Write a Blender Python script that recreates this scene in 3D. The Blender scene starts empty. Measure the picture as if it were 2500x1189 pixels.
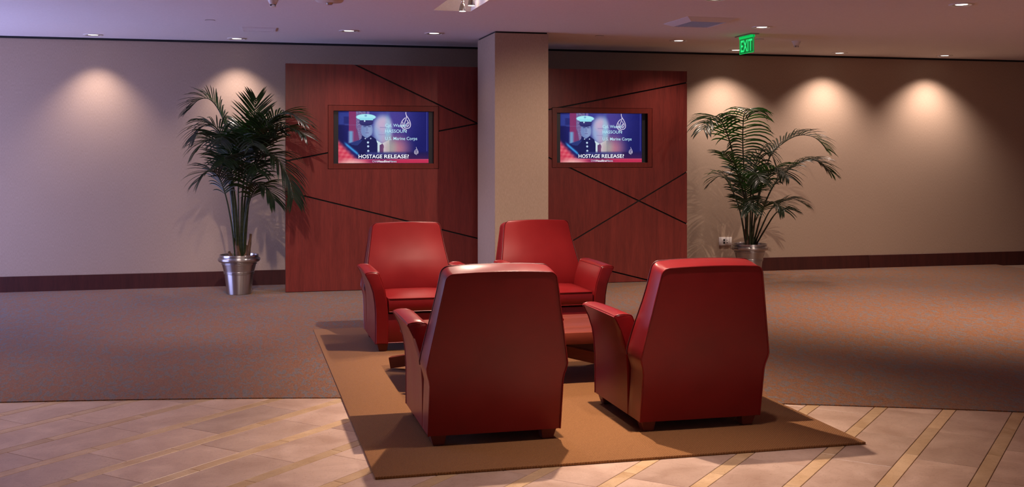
import bpy, bmesh, math, random
import numpy as np
from mathutils import Vector, Matrix

scene = bpy.context.scene
C = scene.collection

# ------------------------------------------------------------------ camera
EYE = 1.48
YAW = math.radians(14.016)
FOC = 2664.0
cam = bpy.data.cameras.new('camera')
cam.sensor_fit = 'HORIZONTAL'
cam.sensor_width = 36.0
cam.lens = 36.0 * FOC / 2500.0
cam.shift_y = -(594.5 - 376.0) / 2500.0
cam.clip_start = 0.05
camo = bpy.data.objects.new('camera', cam)
camo.location = (0, 0, EYE)
camo.rotation_euler = (math.pi / 2, 0, -YAW)
C.objects.link(camo)
scene.camera = camo

# ------------------------------------------------------------------ view
vs = scene.view_settings
vs.view_transform = 'Standard'
vs.look = 'None'
vs.gamma = 1.0
vs.use_curve_mapping = False
vs.exposure = 0.15
cy = scene.cycles
cy.max_bounces = 6
cy.diffuse_bounces = 4
cy.glossy_bounces = 2
cy.transmission_bounces = 3
cy.transparent_max_bounces = 6
cy.caustics_reflective = False
cy.caustics_refractive = False
cy.adaptive_threshold = 0.045
cy.light_sampling_threshold = 0.02

# ------------------------------------------------------------------ world: dim evening sky beyond the windows
world = bpy.data.worlds.new('world')
scene.world = world
world.use_nodes = True
world.node_tree.nodes['Background'].inputs[0].default_value = (0.30, 0.36, 0.55, 1)
world.node_tree.nodes['Background'].inputs[1].default_value = 0.05

# light levels (lamps are built with their fixtures further down)
P_WALLWASH = 80.0       # downlights beside the rear wall
P_PANEL = 50.0          # downlights in front of the wood partition
P_ROOM = 190.0           # general downlights
P_REAR = 150.0
P_TRACK = 330.0          # spot heads in the ceiling slot
WARM = (1.0, 0.76, 0.60)
WALLPINK = (1.0, 0.77, 0.66)
WARMPINK = (1.0, 0.79, 0.72)
WINDOW_STRENGTH = 13.5
FILL_WINDOW_STRENGTH = 0.35  # glow of the fill panes added in the front wall
FILL_WINDOW_COL = (0.72, 0.66, 1.0)
WINDOW_COL = (0.47, 0.50, 1.0)

# ------------------------------------------------------------------ helpers
def srgb(r, g, b):
    def f(c):
        c /= 255.0
        return c / 12.92 if c <= 0.04045 else ((c + 0.055) / 1.055) ** 2.4
    return (f(r), f(g), f(b), 1.0)

def mesh_obj(name, verts, faces, mat=None, parent=None, smooth=None):
    me = bpy.data.meshes.new(name)
    me.from_pydata([tuple(v) for v in verts], [], [tuple(f) for f in faces])
    me.update()
    return link(name, me, mat, parent, smooth)

def link(name, me, mat=None, parent=None, smooth=None):
    if mat is not None and not me.materials:
        me.materials.append(mat)
    if smooth is not None:
        me.polygons.foreach_set('use_smooth', [True] * len(me.polygons))
        if smooth < 179:
            me.set_sharp_from_angle(angle=math.radians(smooth))
    o = bpy.data.objects.new(name, me)
    C.objects.link(o)
    if parent is not None:
        o.parent = parent
    return o

def bm_obj(name, bm, mat=None, parent=None, smooth=None):
    bmesh.ops.recalc_face_normals(bm, faces=bm.faces)
    me = bpy.data.meshes.new(name)
    bm.to_mesh(me)
    bm.free()
    return link(name, me, mat, parent, smooth)

def empty(name, loc=(0, 0, 0), rz=0.0):
    o = bpy.data.objects.new(name, None)
    o.empty_display_size = 0.1
    o.location = loc
    o.rotation_euler = (0, 0, rz)
    C.objects.link(o)
    return o

def tag(o, label, cat, group=None, kind=None):
    o['label'] = label
    o['category'] = cat
    if group:
        o['group'] = group
    if kind:
        o['kind'] = kind
    return o

def structure(o, label=None):
    o['kind'] = 'structure'
    if label:
        o['label'] = label
    return o

def copy_tree(o, parent=None):
    c = o.copy()
    C.objects.link(c)
    c.parent = parent
    for ch in list(o.children):
        copy_tree(ch, c)
    return c

def add_box(bm, x0, x1, y0, y1, z0, z1):
    v = [bm.verts.new(p) for p in ((x0, y0, z0), (x1, y0, z0), (x1, y1, z0), (x0, y1, z0),
                                   (x0, y0, z1), (x1, y0, z1), (x1, y1, z1), (x0, y1, z1))]
    for f in ((3, 2, 1, 0), (4, 5, 6, 7), (0, 1, 5, 4), (1, 2, 6, 5), (2, 3, 7, 6), (3, 0, 4, 7)):
        bm.faces.new([v[i] for i in f])
    return v

def box(name, x0, x1, y0, y1, z0, z1, mat, parent=None, bevel=0.0, seg=2):
    bm = bmesh.new()
    add_box(bm, x0, x1, y0, y1, z0, z1)
    if bevel > 0:
        bmesh.ops.bevel(bm, geom=bm.edges[:], offset=bevel, segments=seg, affect='EDGES', profile=0.5)
    return bm_obj(name, bm, mat, parent, 40 if bevel > 0 else None)

def add_tube(bm, pts, rad, n=8, cap=True, closed=False):
    pts = [Vector(p) for p in pts]
    m = len(pts)
    rads = rad if hasattr(rad, '__len__') else [rad] * m
    rings = []
    up = None
    for i, p in enumerate(pts):
        if closed:
            t = pts[(i + 1) % m] - pts[i - 1]
        else:
            t = pts[min(i + 1, m - 1)] - pts[max(i - 1, 0)]
        if t.length < 1e-9:
            t = Vector((0, 0, 1))
        t.normalize()
        if up is None:
            up = Vector((0, 0, 1)) if abs(t.z) < 0.9 else Vector((1, 0, 0))
        a = t.cross(up)
        if a.length < 1e-6:
            a = t.orthogonal()
        a.normalize()
        b = a.cross(t).normalized()
        up = b
        rings.append([bm.verts.new(p + (a * math.cos(2 * math.pi * k / n) + b * math.sin(2 * math.pi * k / n)) * rads[i]) for k in range(n)])
    for i in range(m if closed else m - 1):
        A, B = rings[i], rings[(i + 1) % m]
        for k in range(n):
            bm.faces.new((A[k], A[(k + 1) % n], B[(k + 1) % n], B[k]))
    if cap and not closed:
        bm.faces.new(list(reversed(rings[0])))
        bm.faces.new(rings[-1])

def lathe(name, prof, mat, parent=None, n=48, smooth=35, closed=False):
    verts, faces = [], []
    m = len(prof)
    for r, z in prof:
        for k in range(n):
            a = 2 * math.pi * k / n
            verts.append((r * math.cos(a), r * math.sin(a), z))
    for i in range(m - 1):
        for k in range(n):
            k2 = (k + 1) % n
            faces.append((i * n + k, i * n + k2, (i + 1) * n + k2, (i + 1) * n + k))
    if closed:
        faces.append(tuple(range(n - 1, -1, -1)))
        faces.append(tuple((m - 1) * n + k for k in range(n)))
    return mesh_obj(name, verts, faces, mat, parent, smooth)

# ------------------------------------------------------------------ materials
class Mat:
    def __init__(self, name):
        self.m = bpy.data.materials.new(name)
        self.m.use_nodes = True
        self.nt = self.m.node_tree
        self.b = self.nt.nodes['Principled BSDF']
    def node(self, t, **kw):
        n = self.nt.nodes.new(t)
        for k, v in kw.items():
            setattr(n, k, v)
        return n
    def link(self, a, b):
        self.nt.links.new(a, b)
    def set(self, **kw):
        names = dict(col='Base Color', rough='Roughness', metal='Metallic', spec='Specular IOR Level', coat='Coat Weight', coatr='Coat Roughness',
                     trans='Transmission Weight', ior='IOR', aniso='Anisotropic', sheen='Sheen Weight', emis='Emission Color', estr='Emission Strength')
        for k, v in kw.items():
            self.b.inputs[names[k]].default_value = v
        return self
    def coords(self, kind='Object', scale=(1, 1, 1), rot=(0, 0, 0), loc=(0, 0, 0)):
        tc = self.node('ShaderNodeTexCoord')
        mp = self.node('ShaderNodeMapping')
        mp.inputs['Scale'].default_value = scale
        mp.inputs['Rotation'].default_value = rot
        mp.inputs['Location'].default_value = loc
        self.link(tc.outputs[kind], mp.inputs[0])
        return mp.outputs[0]
    def noise(self, vec, scale=5, detail=4, rough=0.55, dist=0.0):
        n = self.node('ShaderNodeTexNoise')
        n.inputs['Scale'].default_value = scale
        n.inputs['Detail'].default_value = detail
        n.inputs['Roughness'].default_value = rough
        n.inputs['Distortion'].default_value = dist
        self.link(vec, n.inputs['Vector'])
        return n.outputs['Fac']
    def ramp(self, fac, stops, interp='LINEAR'):
        r = self.node('ShaderNodeValToRGB')
        r.color_ramp.interpolation = interp
        els = r.color_ramp.elements
        while len(els) < len(stops):
            els.new(0.5)
        for e, (p, c) in zip(els, stops):
            e.position = p
            e.color = c
        self.link(fac, r.inputs[0])
        return r.outputs[0]
    def mix(self, fac, a, b, mode='MIX'):
        n = self.node('ShaderNodeMix', data_type='RGBA', blend_type=mode)
        for s, v in ((0, fac), (6, a), (7, b)):
            if hasattr(v, 'is_linked'):
                self.link(v, n.inputs[s])
            else:
                n.inputs[s].default_value = v
        return n.outputs[2]
    def bump(self, h, strength=0.2, dist=0.01):
        n = self.node('ShaderNodeBump')
        n.inputs['Strength'].default_value = strength
        n.inputs['Distance'].default_value = dist
        self.link(h, n.inputs['Height'])
        self.link(n.outputs[0], self.b.inputs['Normal'])
    def color(self, sock):
        self.link(sock, self.b.inputs['Base Color'])
    def roughness(self, sock):
        self.link(sock, self.b.inputs['Roughness'])

def flat(name, col, rough=0.5, metal=0.0, spec=0.5):
    return Mat(name).set(col=col if len(col) == 4 else (*col, 1), rough=rough, metal=metal, spec=spec).m

def glow(name, col, strength):
    M = Mat(name)
    M.set(col=(0, 0, 0, 1), rough=0.4, emis=(*col[:3], 1), estr=strength)
    return M.m

def mat_wall():
    M = Mat('woven_wallcovering').set(rough=0.85, spec=0.2)
    v = M.coords()
    fine = M.noise(M.coords(scale=(260, 260, 40)), 1, 3, 0.6)
    broad = M.noise(v, 0.8, 3)
    c = M.ramp(fine, [(0.3, (0.38, 0.285, 0.215, 1)), (0.7, (0.50, 0.38, 0.295, 1))])
    M.color(M.mix(0.25, c, M.ramp(broad, [(0.3, (0.40, 0.30, 0.225, 1)), (0.7, (0.49, 0.37, 0.285, 1))])))
    M.bump(fine, 0.25, 0.002)
    return M.m

def mat_ceiling():
    M = Mat('ceiling_paint').set(rough=0.9, spec=0.15)
    n = M.noise(M.coords(), 60, 4)
    M.color(M.ramp(n, [(0.3, (0.82, 0.78, 0.80, 1)), (0.7, (0.88, 0.84, 0.86, 1))]))
    M.bump(n, 0.08, 0.003)
    return M.m

def mat_carpet():
    M = Mat('mottled_carpet').set(rough=0.95, spec=0.1, sheen=0.15)
    v = M.coords(scale=(1, 0.36, 1))
    worm = M.noise(v, 26, 2, 0.5, 1.6)
    fine = M.noise(M.coords(), 240, 2, 0.6)
    c1 = M.ramp(fine, [(0.35, (0.090, 0.036, 0.015, 1)), (0.5, (0.19, 0.076, 0.029, 1)), (0.68, (0.28, 0.130, 0.056, 1))])
    c2 = M.ramp(fine, [(0.35, (0.068, 0.054, 0.050, 1)), (0.68, (0.21, 0.165, 0.148, 1))])
    k = M.ramp(worm, [(0.505, (0, 0, 0, 1)), (0.565, (1, 1, 1, 1))])
    M.color(M.mix(k, c1, c2))
    M.bump(fine, 0.6, 0.006)
    return M.m

def mat_rug():
    M = Mat('woven_rug').set(rough=0.95, spec=0.1, sheen=0.1)
    w = M.node('ShaderNodeTexWave', wave_type='BANDS', bands_direction='X')
    w.inputs['Scale'].default_value = 30
    w.inputs['Distortion'].default_value = 3.0
    w.inputs['Detail'].default_value = 2
    w.inputs['Detail Scale'].default_value = 8
    M.link(M.coords(rot=(0, 0, 0.7)), w.inputs[0])
    fine = M.noise(M.coords(), 300, 3, 0.65)
    c = M.ramp(fine, [(0.3, (0.140, 0.059, 0.020, 1)), (0.55, (0.24, 0.107, 0.036, 1)), (0.75, (0.36, 0.176, 0.066, 1))])
    M.color(M.mix(0.28, c, M.ramp(w.outputs['Fac'], [(0.2, (0.11, 0.046, 0.016, 1)), (0.8, (0.33, 0.152, 0.054, 1))])))
    M.bump(w.outputs['Fac'], 0.45, 0.004)
    return M.m

def mat_stone(name, lo, hi, seed):
    M = Mat(name).set(rough=0.34, spec=0.45)
    oi = M.node('ShaderNodeObjectInfo')
    v = M.coords('Object')
    add = M.node('ShaderNodeVectorMath', operation='ADD')
    M.link(v, add.inputs[0])
    sc = M.node('ShaderNodeVectorMath', operation='SCALE')
    M.link(oi.outputs['Location'], sc.inputs[0])
    sc.inputs['Scale'].default_value = 3.7 + seed
    M.link(sc.outputs[0], add.inputs[1])
    big = M.noise(add.outputs[0], 4.0, 5, 0.6, 0.6)
    speck = M.noise(add.outputs[0], 70, 3, 0.6)
    vein = M.noise(add.outputs[0], 7, 4, 0.6, 2.5)
    c = M.ramp(big, [(0.3, lo), (0.7, hi)])
    c = M.mix(M.ramp(speck, [(0.60, (0, 0, 0, 1)), (0.72, (0.45, 0.45, 0.45, 1))]), c, (lo[0] * 0.55, lo[1] * 0.45, lo[2] * 0.38, 1))
    c = M.mix(M.ramp(vein, [(0.485, (0, 0, 0, 1)), (0.5, (0.35, 0.35, 0.35, 1)), (0.515, (0, 0, 0, 1))]), c, (lo[0] * 0.6, lo[1] * 0.5, lo[2] * 0.42, 1))
    # each stone has its own shade
    val = M.ramp(oi.outputs['Random'], [(0, (0.82, 0.81, 0.80, 1)), (1, (1.08, 1.06, 1.04, 1))])
    M.color(M.mix(1.0, c, val, 'MULTIPLY'))
    return M.m

def mat_wood(name, ang, dark=(0.10, 0.018, 0.016), light=(0.215, 0.036, 0.029), rough=0.34, plane='XZ'):
    M = Mat(name).set(rough=rough, spec=0.28)
    rot = (0, ang, 0) if plane == 'XZ' else (0, 0, ang)
    sc = (9, 9, 0.75) if plane == 'XZ' else (0.9, 11, 11)
    g = M.noise(M.coords(scale=sc, rot=rot), 1.6, 5, 0.6, 0.5)
    fine = M.noise(M.coords(scale=tuple(s * 9 for s in sc), rot=rot), 1.5, 3, 0.6)
    c = M.ramp(g, [(0.28, (*dark, 1)), (0.72, (*light, 1))])
    c = M.mix(0.35, c, M.ramp(fine, [(0.3, (*dark, 1)), (0.7, (*light, 1))]))
    M.color(c)
    return M.m

def mat_leather():
    M = Mat('red_leather').set(rough=0.3, spec=0.36)
    n = M.noise(M.coords(), 3.0, 3)
    g = M.noise(M.coords(), 210, 2, 0.5)
    M.color(M.ramp(n, [(0.25, (0.165, 0.0070, 0.0090, 1)), (0.75, (0.225, 0.0100, 0.0120, 1))]))
    M.roughness(M.ramp(n, [(0.3, (0.28, 0.28, 0.28, 1)), (0.7, (0.35, 0.35, 0.35, 1))]))
    M.bump(g, 0.05, 0.001)
    return M.m

def mat_leaf():
    M = Mat('palm_leaf').set(rough=0.33, spec=0.5)
    n = M.noise(M.coords(), 6, 2)
    M.color(M.ramp(n, [(0.3, (0.006, 0.010, 0.008, 1)), (0.7, (0.013, 0.024, 0.012, 1))]))
    tr = M.node('ShaderNodeBsdfTranslucent')
    tr.inputs['Color'].default_value = (0.035, 0.16, 0.02, 1)
    mx = M.node('ShaderNodeMixShader')
    mx.inputs[0].default_value = 0.14
    out = M.nt.nodes['Material Output']
    M.link(M.b.outputs[0], mx.inputs[1])
    M.link(tr.outputs[0], mx.inputs[2])
    M.link(mx.outputs[0], out.inputs['Surface'])
    return M.m

def mat_stalk():
    M = Mat('palm_stalk').set(rough=0.45)
    n = M.noise(M.coords(scale=(1, 1, 6)), 9, 3)
    M.color(M.ramp(n, [(0.3, (0.012, 0.022, 0.010, 1)), (0.7, (0.034, 0.045, 0.018, 1))]))
    return M.m

def mat_trunk():
    M = Mat('palm_trunk').set(rough=0.8)
    n = M.noise(M.coords(scale=(1, 1, 0.4)), 40, 4)
    M.color(M.ramp(n, [(0.3, (0.035, 0.018, 0.012, 1)), (0.7, (0.15, 0.075, 0.045, 1))]))
    M.bump(n, 0.5, 0.01)
    return M.m

def mat_pot():
    M = Mat('spun_metal').set(col=(0.52, 0.51, 0.53, 1), metal=1.0, rough=0.30)
    tg = M.node('ShaderNodeTangent', direction_type='RADIAL', axis='Z')
    M.link(tg.outputs[0], M.b.inputs['Tangent'])
    M.b.inputs['Anisotropic'].default_value = 0.85
    M.b.inputs['Anisotropic Rotation'].default_value = 0.25
    return M.m

def mat_soil():
    M = Mat('bark_mulch').set(rough=0.95)
    n = M.noise(M.coords(), 55, 4)
    M.color(M.ramp(n, [(0.35, (0.012, 0.008, 0.006, 1)), (0.7, (0.12, 0.06, 0.035, 1))]))
    M.bump(n, 1.0, 0.02)
    return M.m

WALL = mat_wall()
CEIL = mat_ceiling()
CARPET = mat_carpet()
RUG = mat_rug()
STONE = mat_stone('pink_limestone', (0.42, 0.285, 0.215, 1), (0.61, 0.45, 0.36, 1), 0.0)
STRIP = mat_stone('golden_limestone', (0.45, 0.29, 0.150, 1), (0.66, 0.48, 0.30, 1), 1.3)
GROUT = flat('grout', (0.24, 0.16, 0.12), 0.9)
LEATHER = mat_leather()
SEAM = flat('dark_seam_piping', (0.10, 0.008, 0.010), 0.4)
LEAF, STALK, TRUNK, POT, SOIL = mat_leaf(), mat_stalk(), mat_trunk(), mat_pot(), mat_soil()
DARKGAP = flat('dark_reveal', (0.010, 0.010, 0.013), 0.8)
BASEWOOD = mat_wood('baseboard_wood', math.pi / 2, (0.040, 0.012, 0.011), (0.085, 0.022, 0.018), 0.45)
LEGWOOD = mat_wood('leg_wood', 0.0, (0.10, 0.022, 0.016), (0.17, 0.036, 0.024), 0.4)
TABLEWOOD = mat_wood('table_wood', 0.0, (0.12, 0.024, 0.015), (0.22, 0.046, 0.026), 0.33, 'XY')
WHITE = flat('white_enamel', (0.78, 0.75, 0.74), 0.45)
CHROME = flat('bright_reflector', (0.85, 0.85, 0.87), 0.18, 1.0)
STEEL = flat('satin_nickel', (0.45, 0.43, 0.42), 0.3, 1.0)
BLACK = flat('black_plastic', (0.012, 0.012, 0.014), 0.4)
LAMP = glow('lamp_lens', (1.0, 0.88, 0.78), 5.0)
LAMPHOT = glow('spot_bulb', (1.0, 0.85, 0.68), 14.0)

# ------------------------------------------------------------------ room shell
X0, X1, Y0, YW, ZC = -5.0, 13.0, -5.0, 12.60, 2.74
CX0, CX1, CY0, CY1, CZ = 1.647, 1.981, 5.75, 9.446, 3.02      # slot in the ceiling for the spots

bm = bmesh.new()
add_box(bm, X0 - 0.2, X1 + 0.2, Y0 - 0.2, YW + 0.2, -0.20, -0.012)
floor = structure(bm_obj('floor', bm, GROUT), 'stone floor slab below the tiles and carpet')

bm = bmesh.new()
for a in ((X0 - 0.2, CX0, Y0 - 0.2, YW + 0.2), (CX1, X1 + 0.2, Y0 - 0.2, YW + 0.2), (CX0, CX1, Y0 - 0.2, CY0), (CX0, CX1, CY1, YW + 0.2)):
    add_box(bm, *a, ZC, CZ)
add_box(bm, CX0 - 0.3, CX1 + 0.3, CY0 - 0.3, CY1 + 0.3, CZ, CZ + 0.15)
ceiling = structure(bm_obj('ceiling', bm, CEIL), 'painted ceiling with a recessed lighting slot')

def wall(name, *a):
    bm = bmesh.new()
    add_box(bm, *a)
    return structure(bm_obj(name, bm, WALL))
wall('wall_back', X0, X1, YW, YW + 0.2, -0.012, ZC)
wall('wall_right', X1, X1 + 0.2, Y0, YW, -0.012, ZC)
FWX0, FWX1, FWZ0, FWZ1 = -4.0, 12.0, 0.70, 2.55
bm = bmesh.new()
for a in ((X0, FWX0, -0.012, ZC), (FWX1, X1, -0.012, ZC), (FWX0, FWX1, -0.012, FWZ0), (FWX0, FWX1, FWZ1, ZC)):
    add_box(bm, a[0], a[1], Y0 - 0.2, Y0, a[2], a[3])
structure(bm_obj('wall_front', bm, WALL))
WINY0, WINY1, WINZ0, WINZ1 = 8.9, 12.4, 0.10, 1.60
bm = bmesh.new()
for a in ((Y0, WINY0, -0.012, ZC), (WINY1, YW, -0.012, ZC), (WINY0, WINY1, -0.012, WINZ0), (WINY0, WINY1, WINZ1, ZC)):
    add_box(bm, X0 - 0.2, X0, *a)
structure(bm_obj('wall_left', bm, WALL))
# window in the left wall: dusk sky glass between mullions
WINGLASS = glow('dusk_window_glass', WINDOW_COL, WINDOW_STRENGTH)
win = structure(empty('window_1', (X0, (WINY0 + WINY1) / 2, WINZ0)), 'long window of dusk-blue panes')
wl = WINY1 - WINY0
for i in range(5):
    y = -wl / 2 + wl * i / 4
    box('mullion', -0.12, 0.0, max(y - 0.03, -wl / 2), min(y + 0.03, wl / 2), 0, WINZ1 - WINZ0, WHITE, win)
for i in range(4):
    ya, yb = -wl / 2 + wl * i / 4 + 0.031, -wl / 2 + wl * (i + 1) / 4 - 0.031
    box('pane', -0.08, -0.06, ya, yb, 0.0, WINZ1 - WINZ0, WINGLASS, win)

fill_win = structure(empty('fill_window', ((FWX0 + FWX1) / 2, Y0, FWZ0)), 'added window of glowing fill panes behind the viewer')  # unseen window added only to raise the ambient light
FILL_GLASS = glow('fill_window_glow', FILL_WINDOW_COL, FILL_WINDOW_STRENGTH)
wl = FWX1 - FWX0
for i in range(9):
    x = -wl / 2 + wl * i / 8
    box('mullion', max(x - 0.03, -wl / 2), min(x + 0.03, wl / 2), -0.12, 0.0, 0, FWZ1 - FWZ0, WHITE, fill_win)
for i in range(8):
    box('pane', -wl / 2 + wl * i / 8 + 0.031, -wl / 2 + wl * (i + 1) / 8 - 0.031, -0.08, -0.06, 0, FWZ1 - FWZ0, FILL_GLASS, fill_win)

box('trim_1', X0, X1, YW - 0.012, YW, ZC - 0.022, ZC, DARKGAP)['kind'] = 'structure'  # near-black strip stands for the shade in the gap under the ceiling
bb = structure(empty('baseboard_back', (0, YW, 0)), 'dark red wooden baseboard')
for xa, xb in ((X0, 0.6), (0.602, 3.4), (3.402, 7.9), (7.902, X1)):
    box('board', xa, xb, -0.022, 0, -0.012, 0.172, BASEWOOD, bb, 0.003, 1)

# carpet with a curved front edge
def edge_y(x):
    return 6.795 - 0.21 * x - 0.028 * x * x
bm = bmesh.new()
xs = [X0 + (X1 - X0) * i / 90 for i in range(91)]
xs = [x for x in xs if x < 10]
top, bot = [], []
for x in xs:
    top.append(bm.verts.new((x, edge_y(x), 0.006)))
    bot.append(bm.verts.new((x, edge_y(x), -0.012)))
tb = [bm.verts.new((x, YW, 0.006)) for x in xs]
for i in range(len(xs) - 1):
    bm.faces.new((top[i], top[i + 1], tb[i + 1], tb[i]))
    bm.faces.new((bot[i], bot[i + 1], top[i + 1], top[i]))
carpet = bm_obj('carpet', bm, CARPET)
tag(carpet, 'grey and rust mottled carpet running to the rear wall', 'carpet', kind='structure')

# stone tiles laid at 45 degrees between narrow golden strips
PER, SW, GAP = 0.3535, 0.07, 0.003
RUGX0, RUGX1, RUGY0, RUGY1 = 0.597, 3.095, 4.955, 9.26
r2 = math.sqrt(0.5)
def piece_mesh(name, L, W, mat):
    me = bpy.data.meshes.new(name)
    bm = bmesh.new()
    add_box(bm, -L / 2, L / 2, -W / 2, W / 2, -0.012, 0.0)
    tf = [e for e in bm.edges if all(v.co.z > -0.001 for v in e.verts)]
    bmesh.ops.bevel(bm, geom=tf, offset=0.0015, segments=1, affect='EDGES')
    bmesh.ops.recalc_face_normals(bm, faces=bm.faces)
    bm.to_mesh(me); bm.free()
    me.materials.append(mat)
    return me
TL_ = 0.60
tile_me = piece_mesh('tile', TL_ - GAP, PER - SW - GAP, STONE)
strip_me = piece_mesh('tile_strip', TL_ - GAP, SW - GAP, STRIP)
random.seed(4)
def floor_visible(x, y):
    # inside the stretch of stone floor the photograph can see, plus a step
    D = x * math.sin(YAW) + y * math.cos(YAW)
    L = x * math.cos(YAW) - y * math.sin(YAW)
    return 4.2 < D < 7.9 and -0.80 < L / D < 0.66
n_t = 0
for i in range(-9, 26):
    base = 0.02 + PER * i            # offset of the strip centre, (Y - X)/sqrt2
    ph = random.choice((0.0, 0.2, 0.4)) + 0.05
    for j in range(0, 24):
        s = j * TL_ + ph
        for which, off, ss in (('tile', base + PER / 2, s), ('tile_strip', base, s + 0.27)):
            x, y = (ss - off) * r2, (ss + off) * r2
            if not floor_visible(x, y):
                continue
            h = 0.32
            if y - h > edge_y(x):
                continue
            if x - h > RUGX0 and x + h < RUGX1 and y - h > RUGY0:
                continue
            o = bpy.data.objects.new(which, tile_me if which == 'tile' else strip_me)
            o.location = (x, y, 0)
            o.rotation_euler = (0, 0, math.pi / 4)
            C.objects.link(o)
            o.parent = floor
            n_t += 1
# the rest of the stone floor, towards and behind the viewer
bm = bmesh.new()
add_box(bm, X0, X1, Y0, 3.2, -0.012, -0.0005)
structure(bm_obj('floor', bm, STONE), 'plain pink limestone floor towards the viewer')

rug = box('area_rug', RUGX0, RUGX1, RUGY0, RUGY1, 0.0, 0.014, RUG, None, 0.004, 2)
tag(rug, 'plain tan woven area rug under the four red armchairs', 'rug')

# square column
COLX0, COLX1, COLY0, COLY1 = 2.536, 3.108, 10.89, 11.715
col = empty('column', ((COLX0 + COLX1) / 2, (COLY0 + COLY1) / 2, 0))
hx, hy = (COLX1 - COLX0) / 2, (COLY1 - COLY0) / 2
box('shaft', -hx, hx, -hy, hy, 0.006, ZC - 0.016, WALL, col, 0.004, 1)
box('reveal', -hx + 0.012, hx - 0.012, -hy + 0.012, hy - 0.012, ZC - 0.016, ZC, DARKGAP, col)  # near-black colour puts the gap's shade into the reveal
bbm = bmesh.new()
for a in ((-hx - 0.016, hx + 0.016, -hy - 0.016, -hy), (-hx - 0.016, hx + 0.016, hy, hy + 0.016), (-hx - 0.016, -hx, -hy, hy), (hx, hx + 0.016, -hy, hy)):
    add_box(bbm, *a, 0.006, 0.172)
bm_obj('baseboard', bbm, BASEWOOD, col)
tag(col, 'beige square column rising to the ceiling before the wood partition', 'column')

# ------------------------------------------------------------------ wood partition
PX0, PX1, PZ1, PY = 0.474, 5.057, 2.444, 11.86
def clip(poly, nx, nz, d):
    out = []
    for i in range(len(poly)):
        a, b = poly[i], poly[(i + 1) % len(poly)]
        da, db = a[0] * nx + a[1] * nz - d, b[0] * nx + b[1] * nz - d
        if da >= 0:
            out.append(a)
        if (da >= 0) != (db >= 0):
            t = da / (da - db)
            out.append((a[0] + (b[0] - a[0]) * t, a[1] + (b[1] - a[1]) * t))
    return out
def area(p):
    return 0.5 * sum(p[i][0] * p[(i + 1) % len(p)][1] - p[(i + 1) % len(p)][0] * p[i][1] for i in range(len(p)))
LINES = [((1.208, 2.446), (5.059, 0.663)), ((0.483, 1.406), (5.059, 2.312)), ((0.508, 1.074), (4.621, 0.011)), ((5.059, 1.274), (3.68, 0.503))]
TVS = [(0.923, 2.123, 1.320, 2.002), (3.424, 4.624, 1.328, 2.003)]
part = empty('wood_partition', ((PX0 + PX1) / 2, PY, 0))
tag(part, 'wide freestanding red wood partition of angular panels holding two screens', 'partition')
OX = (PX0 + PX1) / 2
GV = 0.008
MX = 0.004
def outside(poly, r):
    xl, xr, zb, zt = r[0] - MX, r[1] + MX, r[2] - MX, r[3] + MX
    parts = [clip(poly, -1, 0, -xl), clip(poly, 1, 0, xr)]
    mid = clip(clip(poly, 1, 0, xl), -1, 0, -xr)
    if len(mid) > 2:
        parts += [clip(mid, 0, 1, zt), clip(mid, 0, -1, -zb)]
    return [p for p in parts if len(p) > 2 and abs(area(p)) > 1e-5]
angs = [0.0, 0.95, -0.45, 1.15, -0.35, 0.9, -0.5, 0.12, 0.7, -0.2, 1.3, 0.4]
k = 0
wood_cache = {}
for mask in range(16):
    p = [(PX0, 0.012), (PX1, 0.012), (PX1, PZ1), (PX0, PZ1)]
    for i, ((xa, za), (xb, zb)) in enumerate(LINES):
        nx, nz = -(zb - za), (xb - xa)
        l = math.hypot(nx, nz); nx /= l; nz /= l
        d = nx * xa + nz * za
        s = 1 if mask & (1 << i) else -1
        p = clip(p, s * nx, s * nz, s * d + GV)
        if len(p) < 3:
            break
    if len(p) < 3 or abs(area(p)) < 1e-3:
        continue
    subs = [p]
    for r in TVS:
        subs = [q for sp in subs for q in outside(sp, r)]
    if not subs:
        continue
    cx = sum(q[0] for q in p) / len(p); cz = sum(q[1] for q in p) / len(p)
    # grain direction of each veneer panel
    if cz > 1.9 and cx < 2.2: a = 0.0
    elif cz < 0.75 and cx < 2.0: a = 0.42
    elif cx < 2.3: a = -1.05
    elif cz > 1.95: a = 0.08
    elif cx > 4.4 and cz < 1.0: a = 0.05
    elif cz > 1.1: a = 1.35
    elif cx > 3.9: a = 0.35
    else: a = -1.0
    if a not in wood_cache:
        wood_cache[a] = mat_wood('mahogany_veneer_%d' % len(wood_cache), a)
    bm = bmesh.new()
    for q in subs:
        if area(q) < 0:
            q = q[::-1]
        f = [bm.verts.new((x - OX, -0.02, z)) for x, z in q]
        b = [bm.verts.new((x - OX, 0.0, z)) for x, z in q]
        n = len(q)
        bm.faces.new(f); bm.faces.new(b[::-1])
        for i in range(n):
            bm.faces.new((f[i], b[i], b[(i + 1) % n], f[(i + 1) % n]))
    bm_obj('veneer_panel', bm, wood_cache[a], part)
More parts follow.
